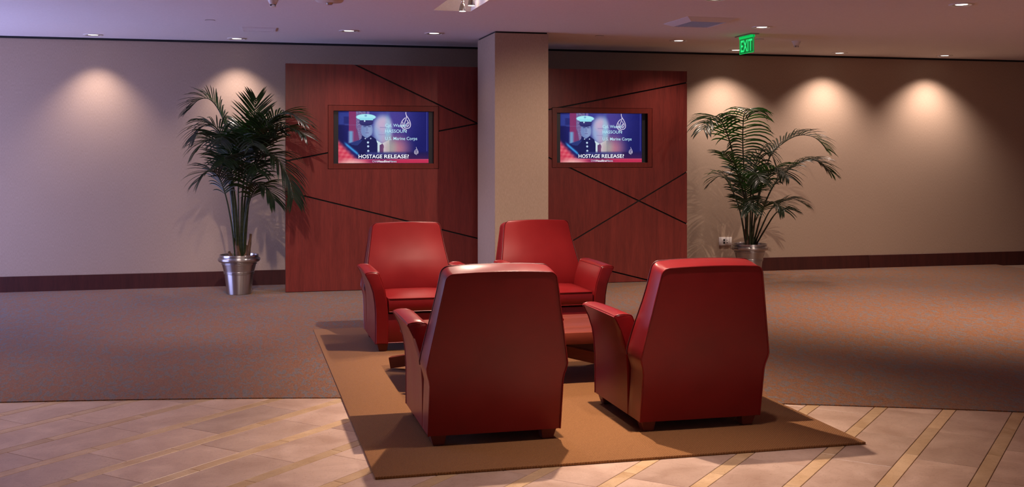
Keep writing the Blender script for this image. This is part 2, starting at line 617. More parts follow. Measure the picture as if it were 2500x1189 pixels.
# backing board with openings for the screens, dark in the grooves
bm = bmesh.new()
p = [(PX0, 0.006), (PX1, 0.006), (PX1, PZ1), (PX0, PZ1)]
OPEN = [(0.979, 2.071, 1.376, 1.947), (3.484 - 0.004, 4.566 + 0.006, 1.381, 1.948)]
subs = [p]
for r in OPEN:
    subs = [q for sp in subs for q in outside(sp, r)]
for q in subs:
    if area(q) < 0:
        q = q[::-1]
    f = [bm.verts.new((x - OX, 0.0, z)) for x, z in q]
    b = [bm.verts.new((x - OX, 0.07, z)) for x, z in q]
    n = len(q)
    bm.faces.new(f); bm.faces.new(b[::-1])
    for i in range(n):
        bm.faces.new((f[i], b[i], b[(i + 1) % n], f[(i + 1) % n]))
bm_obj('backing_board', bm, DARKGAP, part)
FRV = mat_wood('frame_wood_upright', 0.0, (0.095, 0.014, 0.011), (0.165, 0.024, 0.017))
FRH = mat_wood('frame_wood_level', math.pi / 2, (0.095, 0.014, 0.011), (0.165, 0.024, 0.017))
for (xl, xr, zb, zt), (ol, orr, ob, ot) in zip(TVS, OPEN):
    fr = box('screen_surround', xl - OX, ol - OX, -0.021, 0.0, zb, zt, FRV, part, 0.0015, 1)
    fr['label'] = 'flush wooden frame around the screen'
    box('surround_rail', ol - OX, orr - OX, -0.021, 0.0, ot, zt, FRH, fr)
    box('surround_rail', ol - OX, orr - OX, -0.021, 0.0, zb, ob, FRH, fr)
    box('surround_stile', orr - OX, xr - OX, -0.021, 0.0, zb, zt, FRV, fr, 0.0015, 1)

# ------------------------------------------------------------------ televisions
def tv_raster(W=300, H=172):
    u, v = np.meshgrid((np.arange(W) + 0.5) / W, (np.arange(H) + 0.5) / H)
    rng = np.random.default_rng(3)
    img = np.zeros((H, W, 3))
    def blend(mask, col):
        nonlocal img
        m = np.clip(mask, 0, 1)[..., None]
        img = img * (1 - m) + np.array(col, float) / 255.0 * m
    def sm(a, b, x):
        t = np.clip((x - a) / (b - a), 0, 1)
        return t * t * (3 - 2 * t)
    def ell(cu, cv, ru, rv, soft=0.15):
        d = np.sqrt(((u - cu) / ru) ** 2 + ((v - cv) / rv) ** 2)
        return 1 - sm(1 - soft, 1 + soft, d)
    def rect(a, b, c, d, s=0.004):
        return sm(a - s, a + s, u) * (1 - sm(b - s, b + s, u)) * sm(c - s, c + s, v) * (1 - sm(d - s, d + s, v))
    def poly(pts):
        m = np.zeros_like(u, bool)
        n = len(pts)
        for i in range(n):
            x1, y1 = pts[i]; x2, y2 = pts[(i + 1) % n]
            if y1 == y2: continue
            c = ((y1 > v) != (y2 > v)) & (u < (x2 - x1) * (v - y1) / (y2 - y1) + x1)
            m ^= c
        return m.astype(float)
    img[:] = np.array([22, 24, 98]) / 255
    blend(1 - sm(0.0, 0.16, u), (18, 20, 78))
    blend(ell(0.50, 0.0, 0.30, 0.60, 0.9) * 0.7, (84, 84, 172))
    blend(ell(0.64, 0.36, 0.11, 0.5, 0.9) * 0.5, (90, 62, 146))
    blend(rect(0.0, 0.13, 0.02, 0.26, 0.02) * 0.7, (58, 74, 160))
    blend(rect(0.06, 0.12, 0.10, 0.24, 0.01) * 0.7, (30, 34, 100))
    # standing flag and speckled drape
    blend(rect(0.115, 0.195, 0.0, 0.6), (132, 52, 104))
    sp = rng.random((H, W))
    blend(rect(0.195, 0.30, 0.0, 0.62), (98, 84, 140))
    blend(rect(0.195, 0.30, 0.0, 0.62) * (sp > 0.6) * 0.6, (176, 168, 204))
    blend(rect(0.115, 0.16, 0.38, 0.62, 0.02) * 0.9, (110, 170, 214))
    blend(poly([(0.17, 0.62), (0.2, 0.3), (0.24, 0.62)]), (116, 60, 110))
    blend(rect(0.31, 0.34, 0.0, 0.1) * 0.6, (172, 140, 200))
    # blurred second face, shirt and tie
    blend(ell(0.487, 0.36, 0.105, 0.285, 0.35), (150, 170, 214))
    blend(ell(0.497, 0.24, 0.075, 0.13, 0.6) * 0.85, (206, 176, 204))
    blend(ell(0.51, 0.42, 0.06, 0.2, 0.6) * 0.6, (190, 168, 206))
    blend(ell(0.545, 0.48, 0.03, 0.34, 0.8) * 0.6, (120, 205, 226))
    blend(rect(0.455, 0.525, 0.30, 0.315, 0.006) * 0.5, (110, 110, 168))
    blend(rect(0.44, 0.52, 0.445, 0.455, 0.008) * 0.45, (120, 100, 160))
    blend(poly([(0.42, 0.56), (0.48, 0.62), (0.56, 0.55), (0.565, 0.80), (0.41, 0.80)]), (206, 236, 244))
    blend(poly([(0.455, 0.65), (0.485, 0.62), (0.50, 0.66), (0.495, 0.80), (0.455, 0.80)]), (66, 38, 96))
    blend(ell(0.63, 0.72, 0.13, 0.2, 0.9) * 0.85, (204, 128, 140))
    blend(ell(0.585, 0.70, 0.05, 0.16, 0.9) * 0.5, (150, 190, 170))
    # uniformed figure
    blend(poly([(0.10, 0.635), (0.23, 0.56), (0.285, 0.47), (0.36, 0.47), (0.41, 0.53), (0.43, 0.62), (0.43, 0.82), (0.2, 0.82)]), (24, 26, 84))
    blend(poly([(0.12, 0.61), (0.235, 0.545), (0.265, 0.56), (0.21, 0.66), (0.15, 0.65)]) * 0.7, (48, 66, 134))
    blend(ell(0.312, 0.36, 0.064, 0.16, 0.1), (118, 138, 190))
    blend(ell(0.335, 0.37, 0.035, 0.12, 0.6) * 0.5, (160, 176, 214))
    blend(rect(0.275, 0.305, 0.285, 0.30, 0.006) * 0.8, (46, 50, 110))
    blend(rect(0.325, 0.355, 0.285, 0.30, 0.006) * 0.8, (46, 50, 110))
    blend(ell(0.314, 0.345, 0.012, 0.05, 0.5) * 0.4, (90, 104, 160))
    blend(rect(0.298, 0.334, 0.41, 0.42, 0.006) * 0.8, (80, 66, 130))
    blend(poly([(0.26, 0.46), (0.31, 0.52), (0.36, 0.46), (0.38, 0.54), (0.25, 0.54)]), (30, 32, 92))
    blend(ell(0.305, 0.215, 0.075, 0.065, 0.1), (44, 44, 104))
    blend(poly([(0.232, 0.165), (0.385, 0.165), (0.378, 0.235), (0.24, 0.235)]), (52, 50, 112))
    blend(ell(0.303, 0.108, 0.108, 0.058, 0.08), (170, 238, 248))
    blend(poly([(0.225, 0.12), (0.385, 0.12), (0.38, 0.17), (0.238, 0.17)]), (150, 226, 242))
    blend(ell(0.288, 0.185, 0.009, 0.016, 0.2), (196, 222, 240))
    blend(ell(0.3, 0.082, 0.014, 0.02, 0.2) * 0.6, (90, 130, 190))
    for cu, cv in ((0.325, 0.60), (0.327, 0.675), (0.328, 0.765)):
        blend(ell(cu, cv, 0.012, 0.021, 0.15), (190, 214, 240))
    blend(ell(0.295, 0.525, 0.007, 0.012), (200, 214, 240)); blend(ell(0.355, 0.525, 0.007, 0.012), (200, 214, 240))
    # caption band, streaks, red ticker
    blend(rect(0.2, 1.1, 0.79, 0.93, 0.03) * 0.75, (24, 20, 74))
    blend(rect(0.30, 0.75, 0.79, 0.84, 0.02) * 0.45, (84, 96, 170))
    d = v - (0.50 + u * 1.75)
    red = sm(0.0, 0.16, d)
    blend(red, (206, 56, 84))
    st = 0.5 + 0.5 * np.sin((u * 1.0 + v * 1.3) * 46) * np.sin((u * 2.2 - v * 0.9) * 26)
    blend(red * st * 0.5, (244, 150, 150))
    blend(red * sm(0.2, 0.45, d) * 0.5, (168, 40, 60))
    blend(np.exp(-((v - (0.60 + (u - 0.06) * 1.45)) / 0.03) ** 2) * sm(0.05, 0.1, u) * (1 - sm(0.20, 0.24, u)), (60, 150, 220))
    blend(rect(0.17, 1.1, 0.925, 1.1, 0.006), (186, 44, 84))
    blend(rect(0.17, 1.1, 0.925, 0.937, 0.004) * 0.6, (236, 120, 150))
    blend(rect(0.6, 1.1, 0.94, 1.1, 0.2) * 0.5, (216, 52, 82))
    blend(ell(0.16, 1.0, 0.14, 0.07, 0.8) * 0.8, (246, 196, 190))
    blend(ell(0.48, 0.965, 0.14, 0.04, 0.6) * 0.6, (90, 30, 90))
    blend(rect(0.978, 0.984, 0.0, 0.77, 0.003) * 0.7, (98, 100, 190))
    blend(rect(0.07, 0.24, 0.26, 0.268, 0.003) * 0.35, (140, 150, 200))
    img += (rng.random((H, W, 1)) - 0.5) * 0.03
    return np.clip(img, 0, 1)

SCW, SCH = 0.985, 0.560
def screen_mesh():
    W, H = 300, 172
    img = tv_raster(W, H)
    lin = np.where(img <= 0.04045, img / 12.92, ((img + 0.055) / 1.055) ** 2.4)
    xs = np.linspace(-SCW / 2, SCW / 2, W + 1)
    zs = np.linspace(SCH / 2, -SCH / 2, H + 1)
    gx, gz = np.meshgrid(xs, zs)
    verts = np.stack([gx, np.zeros_like(gx), gz], -1).reshape(-1, 3)
    idx = np.arange((W + 1) * (H + 1)).reshape(H + 1, W + 1)
    quads = np.stack([idx[:-1, :-1], idx[1:, :-1], idx[1:, 1:], idx[:-1, 1:]], -1).reshape(-1, 4)
    me = bpy.data.meshes.new('screen')
    me.from_pydata(verts.tolist(), [], quads.tolist())
    ca = me.color_attributes.new('picture', 'FLOAT_COLOR', 'CORNER')
    cols = np.ones((W * H, 4, 4))
    cols[:, :, :3] = lin.reshape(-1, 1, 3)
    ca.data.foreach_set('color', cols.reshape(-1))
    me.update()
    return me
M = Mat('television_picture')
M.set(col=(0.004, 0.004, 0.005, 1), rough=0.15, spec=0.2, estr=0.85)
at = M.node('ShaderNodeVertexColor', layer_name='picture')
M.link(at.outputs[0], M.b.inputs['Emission Color'])
SCREEN = M.m
TXT_W = glow('caption_white', (0.92, 0.96, 1.0), 0.95)
TXT_C = glow('caption_pale_blue', (0.50, 0.82, 0.95), 0.85)
TXT_P = glow('caption_lilac', (0.72, 0.66, 0.86), 0.8)

def text_mesh(name, s, width, height, bold=0.0):
    cu = bpy.data.curves.new(name, 'FONT')
    cu.body = s
    cu.size = 1.0
    cu.offset = bold
    cu.resolution_u = 3
    ob = bpy.data.objects.new(name, cu)
    C.objects.link(ob)
    dg = bpy.context.evaluated_depsgraph_get()
    me = bpy.data.meshes.new_from_object(ob.evaluated_get(dg))
    bpy.data.objects.remove(ob)
    co = np.zeros(len(me.vertices) * 3)
    me.vertices.foreach_get('co', co)
    co = co.reshape(-1, 3)
    lo, hi = co.min(0), co.max(0)
    out = np.zeros_like(co)
    out[:, 0] = (co[:, 0] - lo[0]) / (hi[0] - lo[0]) * width
    out[:, 2] = (co[:, 1] - lo[1]) / (hi[1] - lo[1]) * height
    me.vertices.foreach_set('co', out.reshape(-1))
    me.materials.clear()
    me.update()
    return me

def ribbon(bm, pts, w, y=0.0):
    pts = [Vector((p[0], 0, p[1])) for p in pts]
    prev = None
    for i, p in enumerate(pts):
        t = (pts[min(i + 1, len(pts) - 1)] - pts[max(i - 1, 0)]).normalized()
        n = Vector((-t.z, 0, t.x)) * w / 2
        a, b = bm.verts.new(p + n + Vector((0, y, 0))), bm.verts.new(p - n + Vector((0, y, 0)))
        if prev:
            bm.faces.new((prev[0], prev[1], b, a))
        prev = (a, b)

def bez(p0, p1, p2, p3, n=12):
    out = []
    for i in range(n + 1):
        t = i / n
        out.append(tuple((1 - t) ** 3 * a + 3 * t * (1 - t) ** 2 * b + 3 * t * t * (1 - t) * c + t ** 3 * d for a, b, c, d in zip(p0, p1, p2, p3)))
    return out

def emblem_mesh(S):
    # flame-shaped calligraphic drop, unit box about the centre, height S
    bm = bmesh.new()
    def P(l): return [(a * S, b * S) for a, b in l]
    w = 0.040 * S
    ribbon(bm, P(bez((0.00, 0.50), (-0.02, 0.30), (0.10, 0.26), (0.17, 0.10))), w)
    ribbon(bm, P(bez((0.17, 0.10), (0.30, -0.14), (0.27, -0.34), (0.08, -0.36))), w)
    ribbon(bm, P(bez((0.08, -0.36), (0.00, -0.36), (-0.04, -0.34), (-0.07, -0.30))), w)
    ribbon(bm, P(bez((0.03, 0.34), (0.05, 0.22), (0.00, 0.10), (-0.06, -0.05))), w)
    ribbon(bm, P(bez((-0.06, -0.05), (-0.10, -0.16), (-0.12, -0.24), (-0.06, -0.34))), w)
    ribbon(bm, P(bez((-0.03, 0.20), (-0.12, 0.14), (-0.24, 0.00), (-0.26, -0.14))), w)
    ribbon(bm, P(bez((-0.26, -0.14), (-0.27, -0.28), (-0.20, -0.36), (-0.08, -0.40))), w)
    ribbon(bm, P(bez((-0.08, -0.40), (-0.02, -0.42), (0.02, -0.44), (0.04, -0.50))), w)
    ribbon(bm, P(bez((0.05, 0.08), (0.16, 0.02), (0.08, -0.14), (0.00, -0.26))), w * 0.9)
    ribbon(bm, P(bez((0.14, -0.02), (0.20, -0.12), (0.16, -0.26), (0.04, -0.28))), w * 0.9)
    ribbon(bm, P(bez((-0.18, -0.02), (-0.12, -0.08), (-0.20, -0.20), (-0.14, -0.26))), w * 0.9)
    ribbon(bm, P(bez((0.02, -0.10), (0.08, -0.14), (0.12, -0.10), (0.10, -0.04))), w * 0.8)
    for a, b in ((-0.20, 0.02), (0.10, -0.22), (-0.17, -0.32)):
        ribbon(bm, P([(a - 0.02, b), (a + 0.02, b)]), w)
    me = bpy.data.meshes.new('emblem')
    bmesh.ops.recalc_face_normals(bm, faces=bm.faces)
    bm.to_mesh(me); bm.free()
    return me

SCR_ME = screen_mesh()
def scr(u, v):
    return (-SCW / 2 + u * SCW, SCH / 2 - v * SCH)
TEXTS = [('headline_caption', 'HOSTAGE', 0.222, 0.482, 0.835, 0.908, TXT_W, 0.012, 0.0018),
         ('headline_caption', 'RELEASE?', 0.504, 0.778, 0.835, 0.908, TXT_W, 0.012, 0.0018),
         ('channel_caption', 'CNN', 0.372, 0.432, 0.948, 0.988, TXT_P, 0.0, 0.0018),
         ('channel_caption', 'Headline', 0.434, 0.563, 0.946, 0.988, TXT_W, 0.014, 0.0018),
         ('channel_caption', 'News', 0.566, 0.640, 0.948, 0.988, TXT_C, 0.0, 0.0018),
         ('name_caption', 'Cpl. Wassef', 0.515, 0.748, 0.235, 0.315, TXT_C, 0.006, 0.0018),
         ('name_caption', 'HASSOUN', 0.515, 0.752, 0.345, 0.410, TXT_C, 0.006, 0.0018),
         ('name_caption', 'U.S. Marine Corps', 0.515, 0.872, 0.490, 0.570, TXT_C, 0.006, 0.0018)]
TEXT_ME = [(nm, text_mesh(nm, s, (u1 - u0) * SCW, (v1 - v0) * SCH, b), u0, v1, m, dy) for nm, s, u0, u1, v0, v1, m, b, dy in TEXTS]
EMB1, EMB2 = emblem_mesh(0.37 * SCH), emblem_mesh(0.155 * SCH)
BEZEL = flat('black_bezel', (0.016, 0.016, 0.019), 0.3)
for i, (o, lab) in enumerate(zip(OPEN, ('flat television showing a news broadcast, nearer the left palm', 'flat television showing a news broadcast, right of the square column'))):
    cx, cz = (o[0] + o[1]) / 2, (o[2] + o[3]) / 2
    w, h = (o[1] - o[0]) / 2 - 0.001, (o[3] - o[2]) / 2 - 0.001
    tv = empty('television', (cx, PY + 0.016 + 0.02 * i, cz))
    tag(tv, lab, 'television', 'televisions set into the wood partition')
    bm = bmesh.new()
    for a in ((-w, -SCW / 2, -h, h), (SCW / 2, w, -h, h), (-SCW / 2, SCW / 2, SCH / 2, h), (-SCW / 2, SCW / 2, -h, -SCH / 2)):
        add_box(bm, a[0], a[1], -0.004, 0.03, a[2], a[3])
    bm_obj('bezel', bm, BEZEL, tv)
    box('case', -w + 0.01, w - 0.01, 0.012, 0.10, -h + 0.01, h - 0.01, BLACK, tv)
    sc_o = link('screen', SCR_ME, SCREEN, tv)
    for nm, me, u0, v1, m, dy in TEXT_ME:
        x, z = scr(u0, v1)
        t = link(nm, me, m, sc_o)
        t.location = (x, -dy, z)
    x, z = scr(0.745, 0.19)
    e = link('channel_emblem', EMB1, TXT_P, sc_o); e.location = (x, -0.0012, z)
    x, z = scr(0.862, 0.765)
    e = link('channel_emblem', EMB2, TXT_P, sc_o); e.location = (x, -0.0012, z)

# ------------------------------------------------------------------ armchairs
def sst(a, b, x):
    t = min(max((x - a) / (b - a), 0), 1)
    return t * t * (3 - 2 * t)
ZT = 0.893
def b_hw(z):
    if z <= 0.42:
        h = 0.343 + 0.019 * sst(0.33, 0.42, z)
    else:
        h = 0.362 - (z - 0.42) / (ZT - 0.42) * 0.086
    r = 0.034
    if z > ZT - r:
        h -= r * (1 - math.sqrt(max(0, 1 - ((z - (ZT - r)) / r) ** 2)))
    return h
def b_yr(z):
    return -0.16 * (z - 0.07) / 0.82
def b_th(z):
    return 0.20 + 0.03 * sst(0.30, 0.42, z) - 0.085 * sst(0.42, 0.89, z) * 0.95
def b_point(z, fx, ft):
    # fx -1..1 across, ft 0 rear .. 1 front
    hw = b_hw(z)
    yr, th = b_yr(z), b_th(z)
    s = sst(0.70, ZT, z)
    crown = (1 - fx * fx)
    y = yr + th * ft
    if ft > 0.99:
        y += 0.022 * crown * sst(0.35, 0.6, z)
    if ft < 0.01:
        y -= 0.004 * crown
    bulge = 0.007 * math.sin(math.pi * ft) * sst(0.40, 0.5, z)
    zz = z + s * (0.026 * ft + 0.007 * crown)
    return Vector((fx * hw + (bulge if fx > 0 else -bulge) * (1 if abs(fx) > 0.99 else 0), y, zz))
B_LEV = [0.07, 0.16, 0.26, 0.33, 0.36, 0.38, 0.40, 0.42, 0.46, 0.52, 0.58, 0.64, 0.70, 0.76, 0.81, ZT - 0.034, ZT - 0.024, ZT - 0.016, ZT - 0.009, ZT - 0.004, ZT - 0.001, ZT]
def make_backrest(parent):
    bm = bmesh.new()
    nx = 9
    rings = []
    for z in B_LEV:
        ring = []
        for i in range(nx):
            ring.append(b_point(z, -1 + 2 * i / (nx - 1), 0.0))
        for ft in (0.07, 0.3, 0.6, 0.9):
            ring.append(b_point(z, 1, ft))
        for i in range(nx):
            p = b_point(z, 1 - 2 * i / (nx - 1), 1.0)
            if i == 0: p.x -= 0.008
            if i == nx - 1: p.x += 0.008
            ring.append(p)
        for ft in (0.9, 0.6, 0.3, 0.07):
            ring.append(b_point(z, -1, ft))
        rings.append([bm.verts.new(p) for p in ring])
    n = len(rings[0])
    for a, b in zip(rings[:-1], rings[1:]):
        for k in range(n):
            bm.faces.new((a[k], a[(k + 1) % n], b[(k + 1) % n], b[k]))
    bm.faces.new(rings[0][::-1])
    # top: strips from rear row to front row
    t = rings[-1]
    fr = list(reversed(t[nx + 4:nx + 4 + nx]))
    right = [t[nx - 1]] + t[nx:nx + 4] + [t[nx + 4]]
    left = [t[0]] + list(reversed(t[2 * nx + 4:])) + [t[2 * nx + 3]]
    rows = []
    for i in range(nx):
        if i == 0:
            rows.append(left)
        elif i == nx - 1:
            rows.append(right)
        else:
            r = [t[i]]
            for ft in (0.07, 0.3, 0.6, 0.9):
                p = b_point(ZT, -1 + 2 * i / (nx - 1), ft)
                p.z += 0.007 * math.sin(math.pi * ft) ** 0.7
                r.append(bm.verts.new(p))
            r.append(fr[i])
            rows.append(r)
    for i in range(nx - 1):
        for j in range(5):
            bm.faces.new((rows[i][j], rows[i + 1][j], rows[i + 1][j + 1], rows[i][j + 1]))
    o = bm_obj('backrest', bm, LEATHER, parent, 38)
    # piping along rear and front edges
    bm = bmesh.new()
    def edge_path(ft, off):
        pts = []
        for z in B_LEV:
            p = b_point(z, -1, ft); pts.append(p)
        for i in range(1, nx - 1):
            pts.append(b_point(ZT, -1 + 2 * i / (nx - 1), ft))
        for z in reversed(B_LEV):
            pts.append(b_point(z, 1, ft))
        return [p + Vector((0, off, 0)) for p in pts]
    add_tube(bm, edge_path(0.0, -0.001), 0.0042, 6)
    bm_obj('piping', bm, LEATHER, o, 60)
    bm = bmesh.new()
    fp = [p for p in edge_path(0.975, 0.0) if p.z > 0.40]
    add_tube(bm, fp, 0.0036, 6)
    bm_obj('piping', bm, SEAM, o, 60)
    return o

A_SEC = [(0.343, 0.07), (0.343, 0.20), (0.344, 0.30), (0.349, 0.38), (0.361, 0.455), (0.384, 0.53), (0.411, 0.585), (0.418, 0.597),
         (0.415, 0.605), (0.395, 0.611), (0.37, 0.613), (0.342, 0.611), (0.322, 0.606), (0.315, 0.598), (0.295, 0.545), (0.273, 0.47), (0.259, 0.39), (0.252, 0.30), (0.25, 0.20), (0.25, 0.07)]
def make_arm(parent, side):
    cx = 0.31
    def station(y, inset, zdrop=0.0):
        out = []
        for (x, z) in A_SEC:
            xc = 0.297 + 0.072 * sst(0.3, 0.61, z)
            xx = x + (-inset if x > xc else inset)
            zz = z - (inset + zdrop * sst(0.45, 0.61, z) if z > 0.5 else 0) + (inset if z < 0.1 else 0)
            out.append(Vector((side * xx, y, zz)))
        return out
    def yoff(z):
        return 0.0
    st = [(0.185, 0.006, 0), (0.192, 0.0, 0), (0.30, 0.0, -0.002), (0.45, 0.0, -0.002), (0.60, 0.0, 0), (0.70, 0.0, 0.003), (0.742, 0.0, 0.006), (0.751, 0.002, 0.009), (0.757, 0.007, 0.012)]
    bm = bmesh.new()
    rings = [[bm.verts.new(p) for p in station(*s)] for s in st]
    n = len(A_SEC)
    for a, b in zip(rings[:-1], rings[1:]):
        for k in range(n):
            bm.faces.new((a[k], a[(k + 1) % n], b[(k + 1) % n], b[k]))
    # end caps as strips between outer and inner curves
    for r in (rings[0], rings[-1]):
        i, j = 0, n - 1
        while j - i > 1:
            if j - i == 2:
                bm.faces.new((r[i], r[i + 1], r[j])); break
            bm.faces.new((r[i], r[i + 1], r[j - 1], r[j]))
            i += 1; j -= 1
    o = bm_obj('arm', bm, LEATHER, parent, 40)
    bm = bmesh.new()
    # piping: outer and inner top edges, front edge all round
    def pt(k, y, zd=0.0):
        x, z = A_SEC[k]
        return Vector((side * x, y, z - zd))
    for k in (7, 13):
        add_tube(bm, [pt(k, y) for y in (0.19, 0.35, 0.55, 0.70)] + [pt(k, 0.745, 0.006)], 0.0035, 6)
    fr = station(0.7475, 0.0, 0.008)
    add_tube(bm, fr, 0.0035, 6)
    bk = station(0.190, 0.0, 0.0)
    add_tube(bm, bk[5:15], 0.003, 6)
    bm_obj('piping', bm, LEATHER if side else SEAM, o, 60)
    return o

def make_cushion(parent):
    bm = bmesh.new()
    W, y0, y1, z0, z1 = 0.244, 0.14, 0.742, 0.302, 0.402
    nx, ny = 12, 14
    def g(ix, iy, topside):
        fx, fy = -1 + 2 * ix / nx, iy / ny
        x = fx * W; y = y0 + (y1 - y0) * fy
        c = (1 - fx ** 4) * (1 - (2 * fy - 1) ** 4)
        if topside:
            return Vector((x, y, z1 + 0.020 * c))
        return Vector((x, y, z0))
    top = [[bm.verts.new(g(i, j, True)) for j in range(ny + 1)] for i in range(nx + 1)]
    for i in range(nx):
        for j in range(ny):
            bm.faces.new((top[i][j], top[i + 1][j], top[i + 1][j + 1], top[i][j + 1]))
    loop = [(i, 0) for i in range(nx)] + [(nx, j) for j in range(ny)] + [(i, ny) for i in range(nx, 0, -1)] + [(0, j) for j in range(ny, 0, -1)]
    prev = [top[i][j] for i, j in loop]
    for zz, b in ((0.385, 0.006), (0.352, 0.010), (0.318, 0.006), (z0, 0.0)):
        ring = []
        for i, j in loop:
            p = g(i, j, False)
            d = Vector(((1 if i == nx else -1 if i == 0 else 0), (1 if j == ny else -1 if j == 0 else 0), 0))
            p = p + Vector((0, d.y * b, 0)); p.z = zz
            ring.append(bm.verts.new(p))
        m = len(ring)
        for k in range(m):
            bm.faces.new((prev[k], ring[k], ring[(k + 1) % m], prev[(k + 1) % m]))
        prev = ring
    bm.faces.new(prev)
    o = bm_obj('seat_cushion', bm, LEATHER, parent, 50)
    bm = bmesh.new()
    add_tube(bm, [(-W, 0.16, z1), (-W, y1 - 0.01, z1), (-W + 0.01, y1 + 0.003, z1), (W - 0.01, y1 + 0.003, z1), (W, y1 - 0.01, z1), (W, 0.16, z1)], 0.0045, 6)
    add_tube(bm, [(-W + 0.005, y1 + 0.003, z0 + 0.004), (W - 0.005, y1 + 0.003, z0 + 0.004)], 0.004, 6)
    bm_obj('piping', bm, LEATHER, o, 60)
    return o

def make_chair():
    root = empty('armchair')
    make_backrest(root)
    for s in (-1, 1):
        make_arm(root, s)
    make_cushion(root)
    o = box('seat_base', -0.251, 0.251, 0.19, 0.735, 0.072, 0.290, LEATHER, root, 0.006, 2)
    bm = bmesh.new()
    add_tube(bm, [(-0.25, 0.737, 0.076), (0.25, 0.737, 0.076)], 0.004, 6)
    bm_obj('piping', bm, LEATHER, o, 60)
    for sx in (-1, 1):
        for yy in (0.055, 0.70):
            bm = bmesh.new()
            v = add_box(bm, -0.042, 0.042, -0.042, 0.042, 0.014, 0.0735)
            for q in v[:4]:
                q.co.x = q.co.x * 0.68 - sx * 0.004
                q.co.y = q.co.y * 0.68
            bmesh.ops.bevel(bm, geom=bm.edges[:], offset=0.003, segments=1, affect='EDGES')
            l = bm_obj('leg', bm, LEGWOOD, root)
            l.location = (sx * 0.288, yy, 0)
    return root

CH = [((1.318, 8.83), math.pi, 'red leather armchair facing us, in front of the left half of the wood partition'),
      ((1.256, 5.385), 0.0, 'red leather armchair seen from behind, at the left front corner of the rug group'),
      ((2.43, 8.86), math.pi, 'red leather armchair facing us, in front of the square column'),
      ((2.383, 5.398), 0.0, 'red leather armchair seen from behind, on the right and nearest the right palm')]
proto = make_chair()
for i, ((x, y), rz, lab) in enumerate(CH):
    o = proto if i == 0 else copy_tree(proto)
    o.location = (x, y, 0)
    o.rotation_euler = (0, 0, rz)
    tag(o, lab, 'armchair', 'red leather armchairs around the low table')

# ------------------------------------------------------------------ low table
TX, TY, TLX, TLY, TZ = 1.85, 7.01, 1.58, 0.77, 0.345
tab = empty('coffee_table', (TX, TY, 0))
tag(tab, 'low reddish wooden coffee table between the four armchairs', 'table')
wd = (0.195, 0.376, 0.195)
y = -TLY / 2
for w in wd:
    box('top_board', -TLX / 2, TLX / 2, y, y + w - 0.002, TZ - 0.075, TZ, TABLEWOOD, tab, 0.004, 2)
    y += w + 0.002
diag = math.atan2(TLY, TLX)
for a in (diag, -diag, math.pi - diag, math.pi + diag):
    L = 0.95
    bm = bmesh.new()
    # plank sloping from the centre down to the corner
    zs_, ze_ = 0.269, 0.095
    dz = (ze_ - zs_) / L
    th = 0.074
    tdir = Vector((1, 0, dz)).normalized(); nrm = Vector((-tdir.z, 0, tdir.x))
    A = Vector((0.0, 0, zs_)); B = Vector((L, 0, ze_))
    pr = [A, B, B - nrm * th, Vector((0, 0, zs_ - th))]
    pr = [Vector((p.x, 0, max(p.z, 0.014))) for p in pr]
    f = [bm.verts.new(p + Vector((0, -0.032, 0))) for p in pr]
    b = [bm.verts.new(p + Vector((0, 0.032, 0))) for p in pr]
    bm.faces.new(f); bm.faces.new(b[::-1])
    for i in range(4):
        bm.faces.new((f[i], b[i], b[(i + 1) % 4], f[(i + 1) % 4]))
    l = bm_obj('leg', bm, TABLEWOOD, tab)
    l.rotation_euler = (0, 0, a)

# ------------------------------------------------------------------ potted palms
def frond_mesh(pts, seed, spread=0.30, n=26, start=0.12, droop=0.5, width=0.024, twist=0.0):
    rnd = random.Random(seed)
    pts = [Vector(p) for p in pts]
    # Catmull-Rom through the points
    P = [pts[0] * 2 - pts[1]] + pts + [pts[-1] * 2 - pts[-2]]
    path = []
    for i in range(1, len(P) - 2):
        for k in range(10):
            t = k / 10
            a, b, c, d = P[i - 1], P[i], P[i + 1], P[i + 2]
            path.append(0.5 * ((2 * b) + (c - a) * t + (2 * a - 5 * b + 4 * c - d) * t * t + (3 * b - a - 3 * c + d) * t ** 3))
    path.append(pts[-1])
    return path

def leaf_strip(verts, faces, p, d, side_n, L, w, droop, rnd, seg=6):
    d = d.normalized()
    cur = p.copy()
    base = len(verts)
    step = L / seg
    for s in range(seg + 1):
        f = s / seg
        ww = w * (math.sin(math.pi * min(1, 0.12 + f * 0.88)) ** 0.7) * (1 if f < 0.999 else 0.1)
        wid = d.cross(side_n)
        if wid.length < 1e-5:
            wid = d.orthogonal()
        wid.normalize()
        nn = wid.cross(d).normalized()
        verts.append(cur + wid * ww / 2 - nn * ww * 0.16)
        verts.append(cur + nn * ww * 0.06)
        verts.append(cur - wid * ww / 2 - nn * ww * 0.16)
        if s:
            a = base + (s - 1) * 3; b = base + s * 3
            faces.append((a, a + 1, b + 1, b)); faces.append((a + 1, a + 2, b + 2, b + 1))
        cur = cur + d * step
        d = (d + Vector((0, 0, -1)) * droop * (0.10 + 0.24 * f)).normalized()

